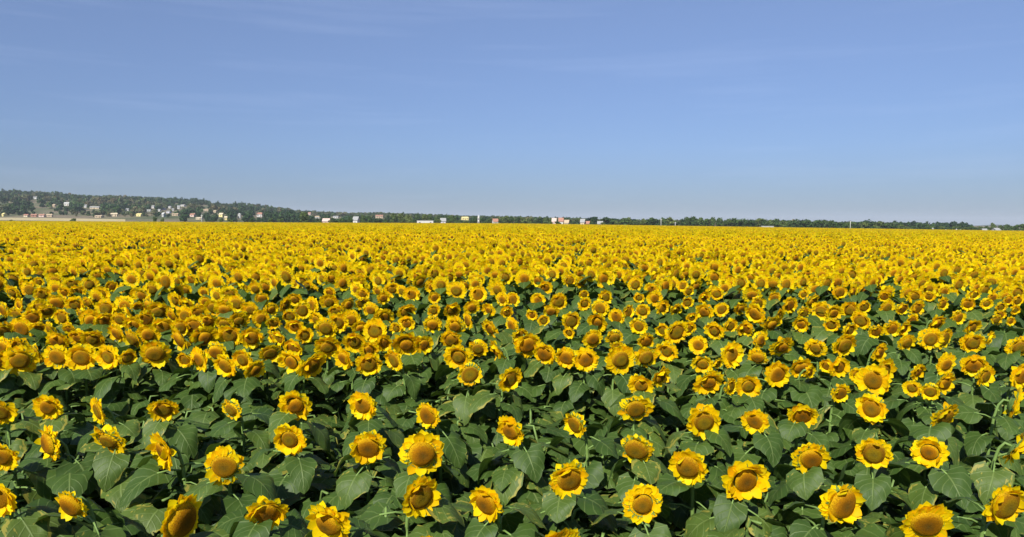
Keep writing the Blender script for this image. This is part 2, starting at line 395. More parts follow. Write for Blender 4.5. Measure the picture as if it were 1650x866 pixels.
def head_dir(yaw, nod): return Vector((sin(yaw) * cos(nod), -cos(yaw) * cos(nod), -sin(nod)))
def head_mat(P, yaw, nod, spin, s):
    q = head_dir(yaw, nod).to_track_quat('Z', 'Y') @ Quaternion((0, 0, 1), spin)
    return Matrix.Translation(P) @ q.to_matrix().to_4x4() @ Matrix.Diagonal((s, s, s, 1))
def stem_curve(P, yaw, nod, s, n=9, jit=(0, 0)):     # P head centre relative to the base
    d = head_dir(yaw, nod); hb = P - d * (0.22 * s)
    p1 = Vector((jit[0], jit[1], P.z * 0.62)); p2 = hb - d * 0.16 + Vector((0, 0, 0.07)) ; pts = []
    p0 = Vector((0, 0, -0.03))
    for i in range(n):
        t = i / (n - 1); a = (1 - t)
        pts.append(p0 * a ** 3 + p1 * 3 * a * a * t + p2 * 3 * a * t * t + hb * t ** 3)
    return pts
def leaf_places(rnd, pts, n, zlo=0.18, zhi=0.93):
    out_ = []; a0 = rnd.uniform(0, 6.28)
    for k in range(n):
        f = zlo + (zhi - zlo) * (k + rnd.uniform(0, .6)) / n
        x = f * (len(pts) - 1); i = int(x); p = pts[i].lerp(pts[min(i + 1, len(pts) - 1)], x - i)
        az = a0 + k * 2.4 + rnd.uniform(-.35, .35); tilt = rnd.uniform(-0.1, 0.5) + (0.35 if f < .4 else 0.12 if f > .7 else 0)
        s = 0.72 + 0.55 * sin(pi * min(1, max(0, 1.12 - f))) if f > .5 else 1.15
        s *= rnd.uniform(.8, 1.1)
        out_.append(Matrix.Translation(p) @ Matrix.Rotation(az, 4, 'Z') @ Matrix.Rotation(tilt, 4, 'Y') @ Matrix.Rotation(rnd.uniform(-.3, .3), 4, 'X') @ Matrix.Scale(s, 4))
    return out_

def sunflower(P, diam, yaw, nod, pi_, di, rnd, leaves=0):
    s = diam / 2.0; back = 0.17 + rnd.uniform(-.02, .05)
    d = head_dir(yaw, 0); bx, by = P.x - d.x * back, P.y - d.y * back
    base = Vector((bx, by, gz(bx, by))); root = empty('sunflower', base); R = P - base
    pts = stem_curve(R, yaw, nod, s, 10, (rnd.uniform(-.03, .03), rnd.uniform(-.03, .03)))
    b = MB(); b.tube(pts, [0.017 - 0.008 * i / 9 for i in range(10)], 7); link('stem', b.me('stem', M_STEM), root)
    h = link('flower_head', BACK[rnd.randrange(3)], root, head_mat(R, yaw, nod, rnd.uniform(0, 6.28), s))
    pe = link('petals', PET[pi_ + 10 * rnd.randrange(2)], h, Matrix.Rotation(rnd.uniform(0, 6.28), 4, 'Z') @ Matrix.Diagonal((rnd.uniform(.88, 1.1), rnd.uniform(.88, 1.1), 1, 1)))
    link('seed_disc', DISC[di], h, Matrix.Rotation(rnd.uniform(0, 6.28), 4, 'Z') @ Matrix.Scale(rnd.choice((.80, .90, .95, 1.0, 1.06)) * rnd.uniform(.95, 1.03), 4))
    if leaves:
        for M in leaf_places(rnd, pts, leaves, .18, .78): link('leaf', LEAF[rnd.randrange(len(LEAF))], root, M)
    else:
        b = MB()
        for M in leaf_places(rnd, pts, 10, .35, .84):
            V, F, U = leaf_geo(.22, .22, rnd, 4, 2, .09); b.add(V, F, U, 0, M)
        link('foliage', b.me('foliage', M_LEAF), root)
    return root

# heads read off the photograph: x, y, width in photo pixels, yaw (deg, + = turned right), nod (deg), petal set, disc
HEADS = """33,531,38,0,12,0,1;3,560,34,-15,15,1,1;32,582,46,12,25,1,2;91,576,41,0,18,2,1;130,577,42,5,10,3,1;173,576,38,0,8,4,1;206,577,28,30,15,6,1
27,508,30,-10,38,3,2;52,512,28,10,30,5,1;99,512,28,-8,20,1,1;92,489,32,5,38,1,2;120,492,30,15,30,6,2;162,475,27,0,22,0,1;47,468,26,-5,18,4,1;20,473,25,0,40,1,3;68,475,26,5,35,0,2
92,550,36,0,42,3,3;80,532,28,-25,35,5,2;148,517,36,8,35,1,3;168,517,28,20,30,0,2;150,547,36,5,48,2,3;125,545,30,-10,40,5,2;188,538,32,-15,35,1,2;192,516,26,0,25,3,1;125,470,24,10,40,0,2
103,472,22,0,35,3,1;152,448,20,0,25,1,1;62,455,17,0,30,0,1;38,460,18,10,35,4,1;108,444,16,0,25,1,1;180,462,20,10,30,2,1;62,530,24,20,40,5,2;112,531,24,0,45,8,2
215,525,30,5,38,0,2;213,547,34,-10,42,2,3;240,495,34,-20,38,1,3;256,503,34,15,45,4,3;263,528,36,10,38,0,2;250,571,44,10,42,2,2;290,548,42,-30,38,1,3;330,545,42,20,35,1,3;298,580,30,-10,25,7,1
320,580,40,-25,15,0,1;362,590,42,-10,32,3,2;370,541,36,0,30,2,1;282,485,28,-12,32,1,3;297,509,28,0,12,3,0;318,505,28,10,36,2,2;362,500,34,0,40,1,3;385,518,32,20,40,0,3;222,474,24,10,35,0,2;249,466,24,-5,20,3,1
298,468,22,5,38,1,2;330,487,20,0,20,5,1;397,498,22,-20,32,1,2;345,463,20,10,22,2,1;376,458,22,0,38,1,2;328,471,18,0,25,0,1;216,460,18,10,25,0,1
411,466,22,0,38,0,2;422,482,24,5,34,1,2;404,500,27,-10,35,1,2;420,514,28,15,20,0,1;437,500,24,30,30,1,1;405,545,40,18,32,0,3;475,483,24,0,38,2,2;467,510,28,10,35,7,2;450,545,30,-20,25,7,1
475,527,30,0,25,7,1;472,561,34,5,20,7,1;491,541,28,15,30,6,1;437,543,24,-30,30,6,1;411,597,36,35,42,2,3;509,516,28,-15,25,5,1;525,530,36,0,35,1,2;528,560,40,10,42,4,3;503,590,46,30,42,3,3;553,578,38,-22,28,3,1
571,552,36,15,35,5,2;565,516,33,-8,30,0,1;530,488,28,5,40,0,2;531,472,20,0,22,3,1;584,474,20,5,20,0,1;597,500,25,-8,28,1,2;566,453,18,0,30,1,1;581,450,18,5,22,0,1;520,447,18,0,30,4,1;453,462,18,10,25,1,1;594,588,44,5,30,6,2;495,461,17,0,25,3,1
604,534,38,0,8,0,0;634,581,34,-20,20,1,1;655,556,48,-3,48,2,3;683,556,34,25,28,1,1;655,503,29,10,40,1,2;655,522,26,0,25,6,1;638,530,24,-20,25,5,1;663,475,26,5,12,0,0;647,470,20,-20,25,1,1;632,467,24,0,28,3,1;618,481,22,10,25,4,1
700,480,22,0,28,2,1;699,501,22,5,32,5,1;697,524,32,0,38,1,3;696,462,24,0,32,3,1;733,527,34,0,40,1,2;727,548,36,-12,45,3,3;753,517,27,-40,15,0,1;738,576,44,0,35,3,2;757,604,42,12,8,4,0;735,469,29,0,22,0,1;748,462,22,20,20,4,1;770,475,30,5,5,0,0
787,500,24,-25,30,1,2;789,530,34,-35,42,1,2;801,566,42,-40,42,3,3;773,452,17,0,20,0,1;608,470,20,-10,30,1,1
809,483,22,-15,18,1,1;826,483,22,5,10,0,0;867,484,24,0,12,0,0;900,487,30,5,30,3,2;879,464,22,0,30,5,1;942,490,22,10,22,3,1;941,475,16,0,25,5,1;975,480,27,8,18,0,1;918,453,22,0,25,5,1;936,455,20,20,30,3,1;960,446,18,0,28,4,1;974,458,20,10,20,5,1
876,517,21,0,22,6,1;857,508,20,-10,25,7,1;921,518,34,15,28,6,1;917,537,20,-5,25,3,1;962,520,33,-12,45,2,3;955,547,34,8,30,0,2;824,525,25,-20,18,1,1;850,557,42,10,25,3,2;822,612,42,20,22,3,1;912,577,40,-15,25,6,1;944,580,40,5,15,3,1;838,541,26,10,28,7,1
1000,580,46,8,18,0,2;990,545,29,5,40,4,2;993,561,24,0,40,3,2;993,511,27,-8,22,1,1;1024,459,22,0,18,1,1;1050,467,24,-10,25,0,1;1055,481,24,10,22,1,1;1068,496,25,20,20,3,1;1030,480,18,0,25,3,1;1036,502,26,0,20,5,1
1029,526,30,-5,22,6,1;1041,550,32,5,38,5,2;1041,577,38,5,30,2,2;1065,608,36,25,32,3,2;1033,622,42,-5,28,2,2;1090,536,38,15,22,3,1;1068,533,26,-25,30,7,1;1110,530,24,20,25,7,1;1100,461,20,5,8,0,0;1096,448,16,0,38,2,1
1163,499,24,-5,18,1,0;1135,480,22,5,30,7,1;1155,474,22,-5,25,6,1;1108,488,22,0,25,7,1;1110,470,18,10,25,6,1;1115,512,20,10,28,7,1;1151,534,32,-10,32,6,2;1177,526,26,10,28,6,1;1197,530,25,20,32,5,1;1180,572,43,8,6,0,0;1132,588,34,-15,28,6,1;1156,586,22,20,38,7,2;1142,617,46,0,36,3,3;1178,623,32,20,15,6,1
1206,623,40,0,28,2,2;1222,490,28,10,30,6,1;1217,506,34,-30,30,3,2;1244,524,38,15,48,2,3;1256,510,26,35,20,3,1;1203,530,28,-30,28,6,1;1248,480,20,0,28,2,1;1310,486,26,20,42,2,2;1295,475,17,-10,28,6,1;1296,505,25,10,30,6,1;1291,523,27,-20,35,7,2
1353,471,25,5,30,5,2;1344,505,28,5,30,6,1;1340,524,26,-5,32,7,1;1370,532,28,10,25,7,1;1393,495,23,0,30,6,1;1260,560,38,5,50,2,3;1221,577,31,-15,40,4,3;1253,604,42,8,15,3,0;1291,593,38,-5,48,2,3;1306,600,24,30,25,6,1;1314,562,31,-15,35,1,2
1361,557,40,8,38,3,2;1353,592,36,10,25,3,1;1333,590,27,-20,25,7,1;1383,606,27,-25,25,3,1;1355,634,34,0,30,6,1
1415,452,18,0,10,0,0;1425,478,21,0,35,6,1;1430,496,25,5,30,2,2;1412,535,25,-10,42,6,1;1438,530,29,5,30,6,1;1457,530,27,20,30,7,1;1462,553,27,0,38,1,2;1475,478,24,-5,30,2,1;1478,497,29,8,28,3,1;1470,515,19,0,25,7,1;1497,478,20,-10,35,6,2;1520,490,22,5,30,6,1;1522,470,18,0,28,6,1
1545,512,27,5,22,6,1;1560,490,24,-10,28,7,1;1570,475,20,10,28,7,1;1508,522,34,15,48,2,3;1500,547,37,-12,20,1,1;1523,546,35,12,20,0,1;1407,613,48,-8,18,1,1;1425,598,42,15,30,1,2;1480,600,27,15,32,5,1;1470,626,29,-15,22,1,1;1525,588,35,0,18,0,1;1523,618,40,5,32,3,2;1499,632,30,-15,25,6,1
1568,553,38,-10,30,3,2;1570,590,42,-18,30,6,2;1588,607,38,15,28,3,2;1595,545,24,30,30,7,1;1643,560,38,-10,32,1,2;1648,606,44,5,18,0,1
1600,480,18,0,25,6,1;1613,495,20,5,28,7,1;1625,484,18,-5,25,7,1;1640,485,20,0,28,6,1;1636,500,18,10,25,7,1;1606,516,20,0,28,6,1;1629,518,17,0,28,7,1;1590,490,18,-10,28,6,1;1612,507,18,0,25,7,1"""
def depth_of(y):                                     # how far heads of this height in the picture stand
    Hc = lerp_tab([(400, 1.18), (475, 1.20), (540, 1.33), (600, 1.48), (640, 1.50), (800, 1.55)], y)
    return Hc * 1178.0 / (y - 360.0)
flowers = []
for rows, hand in ((HEADS, 1),):
    for ln_ in rows.replace('\n', ';').split(';'):
        x, y, wd, yaw, nod, pi_, di = [float(v) for v in ln_.split(',')]
        D = depth_of(y) * (1 + 0.0 * hand); P = at_depth(x, y, D)
        flowers.append(dict(x=x, y=y, P=P, d=wd * D / 1178.0 * 1.18, yaw=radians(yaw * 1.5 + random.Random(int(x * 7 + y)).uniform(-12, 12)), nod=radians(nod * .68), pi=int(pi_), di=int(di), hand=hand))
# the crop goes on towards the camera below the picture strip
rl = random.Random(12); low = []
for k in range(4000):
    x = rl.uniform(-10, 1660); y = rl.uniform(644, 900)
    if y < lerp_tab([(0, 655), (500, 652), (800, 650), (1650, 646)], x): continue
    D = depth_of(y); sp_ = rl.uniform(.30, .46) * 1178 / D
    if all(abs(x - a_) > sp_ * 1.0 or abs(y - b_) > sp_ * .75 for a_, b_ in low) and all(abs(x - f['x']) > 34 or abs(y - f['y']) > 38 for f in flowers):
        low.append((x, y)); P = at_depth(x, y, D)
        flowers.append(dict(x=x, y=y, P=P, d=rl.choice((rl.uniform(.22, .30), rl.uniform(.27, .34))), yaw=radians(rl.gauss(0, 24)), nod=radians(rl.uniform(2, 34)), pi=rl.choice([0, 1, 2, 3, 4, 5, 6, 8, 9]), di=rl.choice([0, 1, 1, 2, 2, 3]), hand=0))
for k in range(9000):                                # heads crowding between the ones listed above
    x = rl.uniform(-6, 1656); y = rl.uniform(488, 600)
    left = x < 620
    if not left and rl.random() < .8: continue
    if y > (586 if left else 575): continue
    mn = (26 if left else 31) * (1 if y > 530 else .78 if y > 505 else .66)
    if all((abs(x - f['x']) / 1.0) ** 2 + ((y - f['y']) * 1.15) ** 2 > mn ** 2 for f in flowers) and len(flowers) < 375:
        P = at_depth(x, y, depth_of(y)); flowers.append(dict(x=x, y=y, P=P, d=rl.uniform(.23, .33), yaw=radians(rl.gauss(0, 26)), nod=radians(rl.uniform(5, 38)), pi=rl.choice([0, 1, 2, 3, 4, 5, 6, 7, 8, 9]), di=rl.choice([0, 1, 2, 2, 3]), hand=0))
print('FLOWERS', len(flowers), 'low', len(low))
hand_xy = np.array([(f['P'].x, f['P'].y) for f in flowers])

# the field behind them: rows run away from the camera, plants 0.26 m apart in the row
def front_limit(px):                                 # nearest picture height where unlisted heads start
    return lerp_tab([(0, 500), (400, 492), (500, 480), (700, 472), (900, 466), (1100, 464), (1350, 458), (1650, 466)], px)
rf = random.Random(31)
pool = []                                            # (x, y)
ROW = 0.62
y = 8.0
xr = -60.0
while xr < 60:
    yy = 9.0 + rf.uniform(0, .3)
    while yy < 62.0:
        yy += 0.27 * rf.uniform(.8, 1.25)
        x = xr + rf.uniform(-.28, .28) + 0.10 * yy
        if abs(x) > 0.80 * yy + 1.5: continue
        u = 825 + 1178 * x / yy
        if depth_of(front_limit(u)) > yy: continue
        if rf.random() < 0.05: continue
        if yy < 18 and np.min(np.hypot(hand_xy[:, 0] - x, (hand_xy[:, 1] - yy) * 0.8)) < 0.27: continue
        pool.append((x, yy))
    xr += ROW
pool.sort(key=lambda p: p[1] + 0.0001 * p[0])
need = 300 - len(flowers)
def field_head_z(x, y, r): return gz(x, y) + lerp_tab([(8, 1.68), (12, 1.84), (20, 1.86), (60, 1.86)], y) + r.gauss(0, 0.085)
inview = [p for p in pool if abs(p[0]) < 0.69 * p[1]]
near_pool = inview[:max(0, need)]; ns = set(near_pool); rest = [p for p in pool if p not in ns]
for x, yy in near_pool:
    P = Vector((x, yy, field_head_z(x, yy, rf))); u, v = pix(P)
    flowers.append(dict(x=u, y=v, P=P, d=rf.uniform(.28, .36), yaw=radians(rf.gauss(0, 18)), nod=radians(rf.uniform(5, 36)), pi=rf.choice([0, 1, 2, 3, 4, 5, 8]), di=rf.choice([0, 1, 1, 2, 2, 3]), hand=2))

# names for where a head stands: bands of picture height, counted from the left inside each band
BANDS = [(800, 'in the bottom row'), (720, 'in the second nearest row'), (650, 'in the third nearest row'), (598, 'in the front broken row'), (568, 'in the first full row of heads'), (540, 'in the second row of heads'), (512, 'in the third row of heads'),
         (488, 'in the fourth row of heads'), (468, 'in the fifth row of heads'), (0, 'in the sixth row of heads')]
def band(f):
    for i, (lim, nm) in enumerate(BANDS):
        if f['y'] >= lim: return i
def ordi(n):
    return '%d%s' % (n, 'th' if 10 <= n % 100 <= 20 else {1: 'st', 2: 'nd', 3: 'rd'}.get(n % 10, 'th'))
for i in range(len(BANDS)):
    L = sorted([f for f in flowers if band(f) == i], key=lambda f: f['x'])
    for k, f in enumerate(L):
        size = 'big' if f['d'] > .315 else 'small' if f['d'] < .245 else ''
        rag = 'ragged' if RAGS[f['pi']] >= .6 else 'uneven' if RAGS[f['pi']] >= .3 else 'full'
        nodd = 'hanging' if f['nod'] > .68 else 'nodding' if f['nod'] > .38 else 'upright'
        yw = ' turned left' if f['yaw'] < -.3 else ' turned right' if f['yaw'] > .3 else ''
        f['label'] = ' '.join(('%s %s %s-petalled sunflower%s, %s from left %s' % (size, nodd, rag, yw, ordi(k + 1), BANDS[i][1])).split()[-16:])
for f in flowers:
    r_ = random.Random(int(f['x'] * 131 + f['y'] * 17))
    o = sunflower(f['P'], f['d'], f['yaw'], f['nod'], f['pi'], f['di'], r_, 14 if f['y'] > 545 else 0)
    tag(o, f['label'], 'sunflower', 'sunflowers standing in the field')

# ------------------------------------------------------------------ mass planting: templates and one object of instances
def coll(name, meshes):
    c = bpy.data.collections.new(name)
    for i, m in enumerate(meshes):
        o = bpy.data.objects.new('%s_%02d' % (name, i), m); c.objects.link(o)
    return c
def scatter(name, pts, rots, scl, idx, collection):
    me = bpy.data.meshes.new(name); me.from_pydata(pts, [], [])
    a = me.attributes.new('rot', 'FLOAT_VECTOR', 'POINT'); a.data.foreach_set('vector', np.array(rots, dtype=np.float32).ravel())
    a = me.attributes.new('scl', 'FLOAT_VECTOR', 'POINT'); a.data.foreach_set('vector', np.array(scl, dtype=np.float32).ravel())
    a = me.attributes.new('idx', 'INT', 'POINT'); a.data.foreach_set('value', np.array(idx, dtype=np.int32))
    o = link(name, me)
    ng = bpy.data.node_groups.new(name, 'GeometryNodeTree')
    ng.interface.new_socket('Geometry', in_out='INPUT', socket_type='NodeSocketGeometry'); ng.interface.new_socket('Geometry', in_out='OUTPUT', socket_type='NodeSocketGeometry')
    gi = ng.nodes.new('NodeGroupInput'); go = ng.nodes.new('NodeGroupOutput')
    ci = ng.nodes.new('GeometryNodeCollectionInfo'); ci.inputs[0].default_value = collection; ci.inputs[1].default_value = True; ci.inputs[2].default_value = True
    ip = ng.nodes.new('GeometryNodeInstanceOnPoints'); ip.inputs['Pick Instance'].default_value = True
    def att(nm, ty):
        n = ng.nodes.new('GeometryNodeInputNamedAttribute'); n.data_type = ty; n.inputs[0].default_value = nm; return n.outputs[0]
    L = ng.links.new
    L(gi.outputs[0], ip.inputs['Points']); L(ci.outputs[0], ip.inputs['Instance']); L(att('idx', 'INT'), ip.inputs['Instance Index'])
    L(att('rot', 'FLOAT_VECTOR'), ip.inputs['Rotation']); L(att('scl', 'FLOAT_VECTOR'), ip.inputs['Scale']); L(ip.outputs[0], go.inputs[0])
    md = o.modifiers.new('planting', 'NODES'); md.node_group = ng
    return o

def plant_mid(seed, seg, npet, nleaf, head=True, H=1.72, hi=False):
    r = random.Random(seed); b = MB(); yaw = 0; nod = radians(r.uniform(5, 34)); s = r.uniform(.31, .38) / 2; P = Vector((0, -.17, H))
    pts = stem_curve(P, 0, nod, s, 6)
    b.tube(pts, [.016, .015, .013, .012, .01, .009], 4, 2)
    if head:
        M = head_mat(P, 0, nod, r.uniform(0, 6), s)
        pb = petals_mb(r, r.choice([0, .1, .3, .5]), seg, npet); b.add(pb.V, pb.F, pb.U, 0, M)
        db = disc_mb(r, .48, 3, 12, r.choice([.12, .17, .24])); b.add(db.V, db.F, db.U, 1, M)
        n = 10; V = [(.62 * cos(2 * pi * k / n), .62 * sin(2 * pi * k / n), -.05) for k in range(n)] + [(0, 0, -.25)]
        b.add(V, [(k, n, (k + 1) % n) for k in range(n)], None, 2, M)
    for M in leaf_places(r, pts, nleaf, .2 if hi else .4, .95 if hi else .9):
        V, F, U = (leaf_geo(r.uniform(.15, .23), r.uniform(.16, .24), r, 6, 3, .12) if hi else leaf_lo(.27, .25, r)); b.add(V, F, U, 3, M)
    return b.me('plant', [M_PETAL, M_DISC, M_STEM, M_LEAF])
mid = coll('mid_plants', [plant_mid(500 + i, 3, 13, 9) for i in range(12)])

# patches of far plants, 5 x 5 m each
def patch(seed, n=150, size=5.0):
    r = random.Random(seed); b = MB()
    for k in range(n):
        x, y = r.uniform(-size / 2, size / 2), r.uniform(-size / 2, size / 2); H = 1.86 + r.gauss(0, .08); yaw = r.gauss(0, .3); nod = radians(r.uniform(5, 32)); s = r.uniform(.31, .38) / 2
        M = head_mat(Vector((x, y, H)), yaw, nod, r.uniform(0, 6), s)
        m_ = 9; V = [(.55 * cos(2 * pi * q / m_), .55 * sin(2 * pi * q / m_), .02) for q in range(m_)] + [((1.0 if q % 1 == 0 else .8) * cos(2 * pi * (q + .0) / m_) * r.uniform(.85, 1.05), sin(2 * pi * q / m_) * r.uniform(.85, 1.05), r.uniform(-.1, .3)) for q in range(m_)]
        b.add(V, [(q, (q + 1) % m_, m_ + (q + 1) % m_, m_ + q) for q in range(m_)], [(.6, .5)] * (2 * m_), 0, M)
        b.add([(.36 * cos(2 * pi * q / 6), .36 * sin(2 * pi * q / 6), .04) for q in range(6)] + [(0, 0, .14)], [(q, (q + 1) % 6, 6) for q in range(6)], [(.5, .5)] * 7, 1, M)
        for q in range(4):
            V, F, U = leaf_lo(.27, .25, r); b.add(V, F, U, 2, Matrix.Translation((x, y + .1, H - .2 - q * .22)) @ Matrix.Rotation(r.uniform(0, 6.28), 4, 'Z') @ Matrix.Rotation(.3, 4, 'Y'))
    return b.me('patch', [M_PETAL, M_DISC, M_LEAF])
pts, rots, scl, idx = [], [], [], []
for x, yy in rest:
    if noise.noise(Vector((x * .35, yy * .16, 4.4))) > .10 and rf.random() < .65: continue
    z = gz(x, yy); k = (field_head_z(x, yy, rf) - z) / 1.72; q = rf.uniform(.92, 1.12)
    pts.append((x, yy, z)); rots.append((0, 0, rf.gauss(0, .3))); scl.append((q, q, k)); idx.append(rf.randrange(12))
allc = bpy.data.collections.new('field_kinds')
for o in list(mid.objects): allc.objects.link(o)
for i in range(5):
    o = bpy.data.objects.new('mid_plants_patch_%d' % i, patch(700 + i)); allc.objects.link(o)
yy = 64.5
while yy < 452:
    nx = int((0.82 * yy + 6) / 5.0) + 1
    for i in range(-nx, nx + 1):
        x = i * 5.0 + rf.uniform(-.3, .3)
        pts.append((x, yy + rf.uniform(-.2, .2), gz(x, yy))); rots.append((0, 0, 0)); scl.append((rf.choice([1, -1]) * 1.0, 1, rf.uniform(.99, 1.02))); idx.append(12 + rf.randrange(5))
    yy += 5.0
o = scatter('sunflower_field', pts, rots, scl, idx, allc)
tag(o, 'endless yellow sunflower field running back to the tree line', 'sunflower field', kind='stuff')

# leafy undergrowth of the crop filling the gaps in the front rows
def edge(x): return 2.3
bush = coll('leafy_plants', [plant_mid(900 + i, 3, 8, 22, head=False, H=1.10 + .03 * (i % 4), hi=True) for i in range(9)])
pts, rots, scl, idx = [], [], [], []
y = 2.3
while y < 24:
    x = -0.85 * y - 1
    while x < 0.85 * y + 1:
        px_, py_ = x + rf.uniform(-.12, .12), y + rf.uniform(-.12, .12)
        if py_ > edge(px_) and rf.random() < (0.92 if y < 13 else .45):
            k = rf.uniform(.85, 1.05) * (1.0 if y < 9 else 1.1)
            u_, v_ = pix((px_, py_, gz(px_, py_) + 1.22 * k)); g_ = gz(px_, py_)
            for f in flowers:
                if f['hand'] < 2 and f['P'].y > py_ - .1 and f['y'] > 490 and abs(f['x'] - u_) < f['d'] * 589 / f['P'].y + 160 / py_ * 1.2:
                    lim_ = f['y'] + f['d'] * 1178 / f['P'].y * .42
                    if v_ < lim_: k = min(k, max(.5, (at_depth(u_, lim_, py_).z - g_) / 1.22))
            pts.append((px_, py_, g_)); rots.append((0, 0, rf.uniform(0, 6.28))); scl.append((rf.uniform(.95, 1.25),) * 2 + (k,)); idx.append(rf.randrange(9))
        x += 0.36
    y += 0.36
o = scatter('crop_leaves', pts, rots, scl, idx, bush)
tag(o, 'dense broad green sunflower leaves filling the gaps between the front plants', 'leaves', kind='stuff')

# ------------------------------------------------------------------ buildings
WALLS = {}
def wall_mat(c):
    if c not in WALLS:
        col = {'white': (.50, .49, .46), 'cream': (.50, .42, .29), 'yellow': (.66, .56, .24), 'pink': (.50, .38, .33), 'grey': (.42, .42, .40), 'tan': (.42, .33, .22), 'red': (.33, .17, .12), 'lilac': (.50, .49, .54), 'darkroof': (.12, .10, .09), 'paleroof': (.27, .275, .27), 'browngrey': (.25, .20, .17)}[c]
        WALLS[c] = plain('building_' + c, col, .85, .07, .6)
    return WALLS[c]
ANG = random.Random(5)
HOUSES = []
def house(px, py, wpx, hpx, wc, rc, name, label, cat='house', flat=False, storeys=None):
    B = hit_terrain(px, py); D = B.y; W = max(2.2, wpx * .86 * D / 1178.0); H = max(2.0, at_depth(px, py - hpx, D).z - B.z) if D < 480 and px > 495 else max(2.0, hpx * .88 * D / 1178.0)
    dep = max(4.0, min(10.0, W * .8)); rz = ANG.uniform(-.35, .35)
    HOUSES.append((px, wpx, D, B.x, py - hpx, py))
    root = empty(name, B, rz); tag(root, label, cat, 'buildings beyond the field')
    roof_h = 0.0 if flat else H * .34; wh = H - roof_h
    m = MB(); m.box(-W / 2, W / 2, -dep / 2, dep / 2, -1.5, wh)
    if not flat: m.add([(-W / 2, -dep / 2, wh), (-W / 2, dep / 2, wh), (-W / 2, 0, wh + roof_h * .92), (W / 2, -dep / 2, wh), (W / 2, dep / 2, wh), (W / 2, 0, wh + roof_h * .92)], [(0, 1, 2), (3, 5, 4)])
    link('wall', m.me('wall', wall_mat(wc), False), root)
    m = MB(); o_ = .35
    if flat: m.box(-W / 2 - .15, W / 2 + .15, -dep / 2 - .15, dep / 2 + .15, wh, wh + .25)
    else:
        for sgn in (-1, 1):
            ye = sgn * (dep / 2 + o_); ze = wh - roof_h * o_ / (dep / 2)
            V = [(-W / 2 - o_, ye, ze), (W / 2 + o_, ye, ze), (W / 2 + o_, 0, wh + roof_h), (-W / 2 - o_, 0, wh + roof_h)]
            V += [(a, b_, c_ + .16) for a, b_, c_ in V]
            m.add(V, [(0, 1, 2, 3), (4, 7, 6, 5), (0, 4, 5, 1), (0, 3, 7, 4), (1, 5, 6, 2), (2, 6, 7, 3)])
    rf_ = link('roof', m.me('roof', wall_mat(rc), False), root)
    if not flat and W > 5:
        m = MB(); m.box(W * .2, W * .2 + .6, .5, 1.1, wh + roof_h * .4, wh + roof_h + .7); link('chimney', m.me('chimney', wall_mat('tan'), False), rf_)
    st = storeys or (2 if wh > 4.6 else 1); nwin = max(1, min(7, int(W / 2.8)))
    wb = MB(); ww, hh = min(1.0, W * .16), min(1.3, wh / st * .42); wb.box(-ww / 2, ww / 2, -.03, .03, -hh / 2, hh / 2); wme = wb.me('window', M_GLASS, False)
    for s_ in range(st):
        for i in range(nwin):
            xx = -W / 2 + W * (i + .5) / nwin
            if s_ == 0 and i == nwin // 2 and nwin > 1:
                db = MB(); dh = min(2.0, wh / st * .8); db.box(-.45, .45, -.04, .04, 0, dh); link('door', db.me('door', M_FRAME, False), root, Matrix.Translation((xx, -dep / 2 - .02, 0))); continue
            link('window', wme, root, Matrix.Translation((xx, -dep / 2 - .02, wh / st * (s_ + .55))))
    return root
